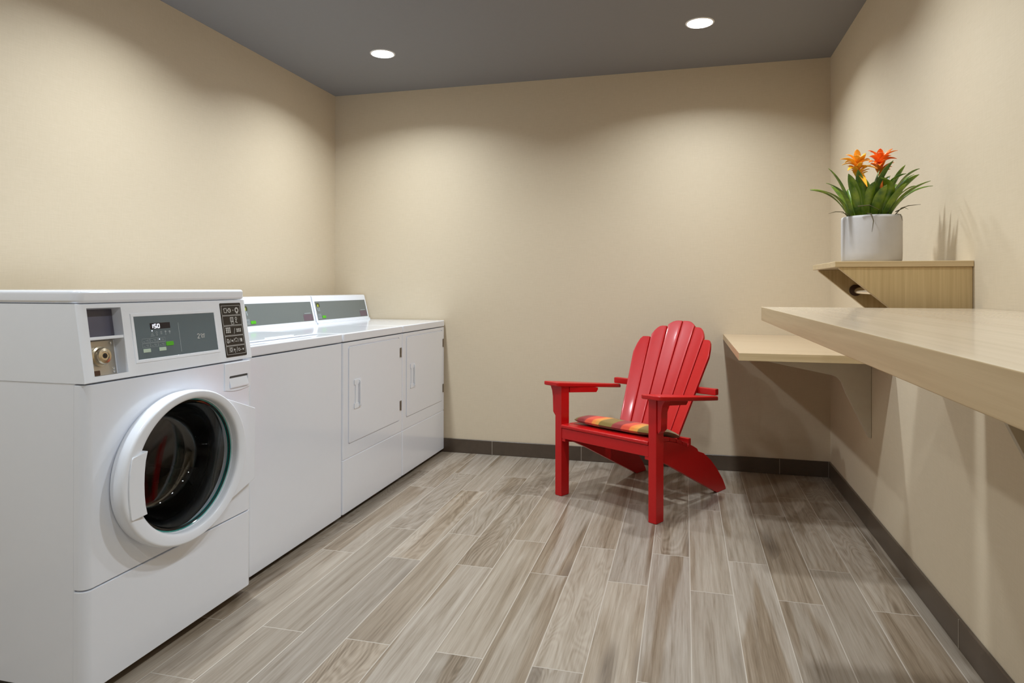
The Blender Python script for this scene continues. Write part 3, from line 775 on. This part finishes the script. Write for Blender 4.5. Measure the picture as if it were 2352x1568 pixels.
# (tip x, tip y, mid x, mid y, base x, depth at tip, width)
LV = [(262, 268, 385, 470, 480, -.010, .0125), (80, 480, 320, 560, 440, -.050, .0085), (128, 450, 330, 545, 460, .045, .0085),
      (205, 435, 370, 545, 470, -.075, .0090), (405, 350, 470, 520, 540, -.060, .0150), (495, 308, 525, 480, 560, -.045, .0125),
      (800, 232, 665, 430, 590, -.035, .0170), (878, 290, 800, 470, 690, -.060, .0140), (1065, 290, 880, 450, 730, .020, .0115),
      (1055, 325, 900, 470, 760, .060, .0100), (995, 378, 860, 520, 730, -.055, .0150), (1070, 438, 900, 540, 760, .050, .0095),
      (1068, 448, 880, 570, 770, -.075, .0110), (1138, 472, 930, 555, 780, -.020, .0090), (655, 412, 745, 510, 730, -.090, .0145),
      (870, 378, 745, 480, 650, -.080, .0090), (700, 300, 640, 480, 600, -.020, .0150), (560, 260, 560, 470, 600, .040, .0120),
      (850, 330, 760, 470, 680, .060, .0120), (610, 440, 590, 560, 600, -.085, .0120), (770, 360, 720, 520, 670, .020, .0150),
      (330, 400, 430, 560, 500, .075, .0110), (930, 400, 830, 530, 720, .090, .0120), (500, 430, 500, 580, 530, .090, .0130),
      (700, 480, 660, 600, 640, -.095, .0130), (445, 480, 470, 600, 520, -.080, .0110), (860, 470, 790, 600, 720, -.090, .0120),
      (640, 330, 640, 520, 640, .080, .0140), (560, 340, 590, 520, 620, -.015, .0120), (780, 420, 740, 560, 700, -.070, .0110)]
bm = bmesh.new()
for i, (tx, ty, mx, my, bx, dz, w) in enumerate(LV):
    leaf(bm, P2(bx, 770, dz*.22), P2(mx, my, dz*.62), P2(tx, ty, dz), w*1.42, .32, 12, random.uniform(-.5, .5))
link('foliage', bm, M['leaf'], plant, smooth=60, recalc=False)
def flower(name, cx, cy, y, tips, mat, lab):
    bm = bmesh.new(); b = P2(cx, cy+95, y)
    tube(bm, [P2(cx+25, 740, y*.3), P2(cx+12, (740+cy)/2, y*.7), b], [.006, .005, .005], 10)
    for (tx, ty, dz) in tips:
        tip = P2(tx, ty, y+dz); m_ = (b+tip)/2 + Vector((0, 0, .012)) - Vector((tip.x-b.x, dz, 0))*.16
        leaf(bm, b, m_, tip, .0125, .40, 9, random.uniform(-.4, .4))
    for k in range(14):
        a = k*2.4; r = .018+.012*(k % 3)
        base = b-Vector((0, 0, .004*k*.5)); tip = b+Vector((r*math.cos(a), r*math.sin(a), .026-.0022*k))
        leaf(bm, base, (base+tip)/2+Vector((0, 0, .004)), tip, .0095, .4, 7)
    return link(name, bm, mat, plant, smooth=60, recalc=False, label=lab)
flower('flower', 510, 215, -.015, [(350, 200, -.02), (412, 150, .0), (500, 108, -.01), (522, 125, .02), (600, 130, .02), (390, 235, .02), (395, 325, -.05), (640, 315, -.055),
       (470, 180, -.04), (560, 170, -.035), (640, 190, .03), (560, 480, -.05), (430, 200, .045), (600, 230, -.03)], M['orange'], 'orange flower head')
flower('flower', 725, 185, .015, [(622, 102, .0), (665, 100, .03), (720, 92, -.01), (832, 95, .0), (852, 130, -.03), (852, 200, -.02), (620, 170, -.02), (600, 235, -.04),
       (700, 150, -.04), (780, 120, .03), (790, 180, -.04), (680, 280, -.06), (640, 250, -.05), (820, 150, .035)], M['vermil'], 'red-orange flower head')
for pts in ([(430, 738, -.02), (370, 695, -.04), (300, 695, -.05), (235, 715, -.06)], [(440, 735, -.03), (400, 715, -.05), (350, 708, -.05)], [(820, 735, -.02), (870, 670, -.03), (930, 650, -.03), (1020, 645, -.04)],
            [(830, 700, -.02), (880, 672, -.05), (910, 690, -.05)], [(560, 720, -.06), (575, 735, -.092), (592, 800, -.0925), (580, 900, -.091)], [(820, 730, -.05), (822, 745, -.082), (835, 800, -.0815)], [(470, 660, -.08), (560, 655, -.09), (650, 700, -.085)]):
    bm = bmesh.new(); tube(bm, [P2(*p) for p in pts], [.0016]+[.0012]*(len(pts)-2)+[.0004], 6)
    link('aerial_root', bm, M['root'], plant)

# ------------------------------------------------------------------ red Adirondack chair (local: X = sideways, Y = towards its back)
CH = Vector((-.39, 3.252, 0)); RZ = math.atan2(-.515, .857)
chair = empty('adirondack_chair', CH, 'red slatted Adirondack chair with a striped seat cushion, standing in front of the back wall', 'chair', rz=RZ, local=True)
V3 = lambda x, y, z: Vector((x, y, z))
for s in (-1, 1):
    bm = bmesh.new(); a, b = sorted((s*.265, s*.308)); box(bm, a, b, 0, .062, 0.0005, .571, .003, 2); link('leg', bm, M['red'], chair)
    # rear leg / side rail
    bm = bmesh.new()
    prof = [(.004, .3525), (.05, .3525), (.15, .3475), (.20, .338), (.25, .324), (.30, .308), (.345, .2905), (.352, .304), (.400, .284), (.436, .266), (.447, .250), (.500, .232), (.57, .186), (.637, .127), (.70, .058), (.729, .012), (.732, .0005), (.640, .0005), (.40, .118), (.17, .232), (.08, .272), (.004, .286)]
    a, b = sorted((s*.243, s*.2645)); prism(bm, prof, lambda u, v, w: V3(w, u, v), a, b, bev=.002); link('side_rail', bm, M['red'], chair)
    # corbel under the arm
    bm = bmesh.new()
    P = [(.3085, .430), (.3135, .412), (.3285, .430), (.330, .470), (.331, .510), (.336, .540), (.345, .560), (.356, .572), (.3085, .572)]
    if s < 0: P = [(-u, v) for u, v in P][::-1]
    prism(bm, P, lambda u, v, w: V3(u, w, v), .006, .058, bev=.002); link('arm_bracket', bm, M['red'], chair)
    # arm board
    bm = bmesh.new()
    o_ = [(.252, -.036), (.260, -.043), (.330, -.044), (.350, -.038), (.358, -.024), (.359, .06), (.355, .20), (.345, .36), (.335, .48), (.330, .525), (.318, .546), (.300, .550), (.287, .540), (.284, .50), (.278, .40), (.268, .25), (.256, .10), (.252, 0)]
    if s < 0: o_ = [(-u, v) for u, v in o_][::-1]
    zarm = lambda y: .5735-(y+.05)*.118
    prism(bm, o_, lambda u, v, w: V3(u, v, zarm(v)+w), 0, .0205, bev=.005, seg=3); arm = link('armrest', bm, M['red'], chair)
    bm = bmesh.new(); a, b = sorted((s*.262, s*.292))
    prism(bm, [(.064, -.0005), (.300, -.0005), (.300, -.012), (.286, -.026), (.064, -.030)], lambda u, v, w: V3(w, u, zarm(u)+v), a, b, bev=.0015); link('arm_support', bm, M['red'], arm)
# seat: front apron + slats
bm = bmesh.new(); box(bm, -.2645, .2645, .002, .0235, .300, .3525, .0025); link('apron', bm, M['red'], chair)
SL = [(-.004, .058), (.064, .119), (.125, .177), (.183, .235), (.241, .289), (.295, .342)]
def seatz(y): return .3535-.05*max(0, y-.05)-.60*max(0, y-.15)**1.5
for k, (a, b) in enumerate(SL):
    bm = bmesh.new(); w = .266 if k else .2645
    prism(bm, rrect(a, 0, b, .0185, .006 if k == 0 else .003, 3), lambda u, v, x: V3(x, u, seatz(u)+v-.0), -w, w, bev=.002); link('seat_slat', bm, M['red'], chair)
# curved fanned back of six slats
def backpt(u, z):
    """u in [-1,1] across, z height -> surface point"""
    w = .1920+(z-.36)*.137
    yc = .438+(z-.36)*.556
    x = u*w
    y = yc-(.038+(z-.36)*.018)*u*u
    return x, y
nb = 6; gap = .022
tops = [.800, .862, .893, .893, .862, .800]
for k in range(nb):
    u0 = -1+2*k/nb+gap/2; u1 = -1+2*(k+1)/nb-gap/2
    bm = bmesh.new(); zb = .285; zt = tops[k]
    rows = []
    NZ, NU = 16, 6
    for i in range(NZ+1):
        for_r = []
        for j in range(NU+1):
            q = j/NU
            # rounded crown: follows the arch, shoulders rounded off
            side = 2*q-1
            if k == 0: crown = zt-.085*max(0, (.55-q)/.55)**2.0
            elif k == nb-1: crown = zt-.085*max(0, (q-.45)/.55)**2.0
            elif k in (1, 4): q2 = q if k == 1 else 1-q; crown = zt-.050*max(0, (.7-q2)/.7)**2.2
            else: q2 = q if k == 2 else 1-q; crown = zt-.024*max(0, (.7-q2)/.7)**2.2
            z = zb+(crown-zb)*(i/NZ)
            x, y = backpt(u0+(u1-u0)*q, z)
            for_r.append(V3(x, y, z))
        rows.append(for_r)
    nrm = V3(0, .874, -.486)
    F = [[bm.verts.new(p) for p in r] for r in rows]; G = [[bm.verts.new(p+nrm*.018) for p in r] for r in rows]
    for i in range(NZ):
        for j in range(NU):
            bm.faces.new((F[i][j], F[i][j+1], F[i+1][j+1], F[i+1][j])); bm.faces.new((G[i][j+1], G[i][j], G[i+1][j], G[i+1][j+1]))
    for i in range(NZ):
        bm.faces.new((F[i][0], F[i+1][0], G[i+1][0], G[i][0])); bm.faces.new((F[i+1][NU], F[i][NU], G[i][NU], G[i+1][NU]))
    for j in range(NU):
        bm.faces.new((F[0][j+1], F[0][j], G[0][j], G[0][j+1])); bm.faces.new((F[NZ][j], F[NZ][j+1], G[NZ][j+1], G[NZ][j]))
    bmesh.ops.recalc_face_normals(bm, faces=bm.faces)
    es = [e for e in bm.edges if len(e.link_faces) == 2 and e.calc_face_angle(0) > 1.0]
    bmesh.ops.bevel(bm, geom=es, offset=.003, segments=2, affect='EDGES', profile=.5)
    link('back_slat', bm, M['red'], chair, smooth=40)
# rails behind the back
def rail(name, z, halfw, h, over, th=.022, off=.021):
    bm = bmesh.new(); P = []; n = 16
    fr, bk = [], []
    for i in range(n+1):
        x = -halfw+2*halfw*i/n
        w = .1920+(z-.36)*.137
        u = max(-1.0, min(1.0, x/w)); _, y = backpt(u, z)
        fr.append((x, y+off+(z-.36)*0)); bk.append((x, y+off+th+.012*(1-u*u)*0))
    prism(bm, fr+bk[::-1], lambda u, v, w_: V3(u, v, w_), z-h/2, z+h/2, bev=.004, seg=2)
    return link(name, bm, M['red'], chair, smooth=40)
rail('back_rail', .5455, .318, .033, 0, .030, .020)
rail('back_rail', .752, .205, .040, 0)
rail('back_rail', .300, .2425, .040, 0)
# cushion (separate thing lying on the seat)
cush = empty('seat_cushion', CH+Vector((0, 0, .372)), 'thin cushion with olive, red and orange stripes lying on the red chair', 'cushion', rz=RZ, local=True)
bm = bmesh.new()
NX, NY = 36, 26
def cz(x, y):
    return seatz(max(y, .03))+.0195-.372
R_ = []
for side in (1, -1):
    g = []
    for i in range(NX+1):
        r_ = []
        for j in range(NY+1):
            a = -1+2*i/NX; b = -1+2*j/NY
            # squircle-ish outline
            x = .250*a*(1-.10*b*b*abs(a)**3); y = .197+.158*b*(1-.10*a*a*abs(b)**3)
            e = (1-abs(a)**5)**.5*(1-abs(b)**5)**.5
            th = .021*e
            puff = 1-.08*math.cos(a*9)*math.cos(b*7)
            z = cz(x, y)+.0225+side*th*(puff if side > 0 else 1.0)
            if side < 0: z = max(z, cz(x, y)+.0015)
            r_.append(V3(x, y, z))
        g.append(r_)
    R_.append(g)
T_ = [[bm.verts.new(p) for p in r] for r in R_[0]]; B_ = [[bm.verts.new(p) for p in r] for r in R_[1]]
for i in range(NX):
    for j in range(NY):
        bm.faces.new((T_[i][j], T_[i+1][j], T_[i+1][j+1], T_[i][j+1])); bm.faces.new((B_[i][j], B_[i][j+1], B_[i+1][j+1], B_[i+1][j]))
bmesh.ops.remove_doubles(bm, verts=bm.verts, dist=.0004)
link('cushion_pad', bm, M['cushion'], cush, smooth=80)
for x in (-.20, .20):
    bm = bmesh.new(); y = .335; z = cz(x, y)+.020
    tube(bm, [(x, y+.01, z), (x+.004, y+.024, z+.003), (x-.003, y+.036, z+.006)], .0025, 8); link('tie', bm, M['cushion'], cush)

# ------------------------------------------------------------------ camera, world, view
cam = bpy.data.cameras.new('camera'); co = bpy.data.objects.new('camera', cam); COL.objects.link(co)
F_PX, CY, YAW, PITCH, ROLL, CH_ = 1527.36, 657.66, .2545, .0019, .0014, 1.077
cam.sensor_fit = 'HORIZONTAL'; cam.sensor_width = 36; cam.lens = F_PX/2352*36
cam.shift_y = -(784-CY)/2352; cam.clip_start = .02
c_, s_ = math.cos(YAW), math.sin(YAW)
fw = Vector((-s_, c_, 0)); rt = Vector((c_, s_, 0)); upv = Vector((0, 0, 1))
fw, upv = fw*math.cos(PITCH)+upv*math.sin(PITCH), upv*math.cos(PITCH)-fw*math.sin(PITCH)
rt, upv = rt*math.cos(ROLL)+upv*math.sin(ROLL), upv*math.cos(ROLL)-rt*math.sin(ROLL)
mw = Matrix((rt, upv, -fw)).transposed().to_4x4(); mw.translation = Vector((0, 0, CH_))
co.matrix_world = mw
SC.camera = co
w = bpy.data.worlds.new('world'); SC.world = w; w.use_nodes = True
w.node_tree.nodes['Background'].inputs[0].default_value = (.9, .95, 1, 1); w.node_tree.nodes['Background'].inputs[1].default_value = .3
SC.view_settings.view_transform = 'Standard'; SC.view_settings.look = 'None'
SC.view_settings.exposure = 0.0; SC.view_settings.gamma = 1; SC.view_settings.use_curve_mapping = False
SC.cycles.max_bounces = 12; SC.cycles.diffuse_bounces = 8; SC.cycles.transmission_bounces = 12; SC.cycles.use_denoising = True
SC.cycles.sample_clamp_indirect = 6
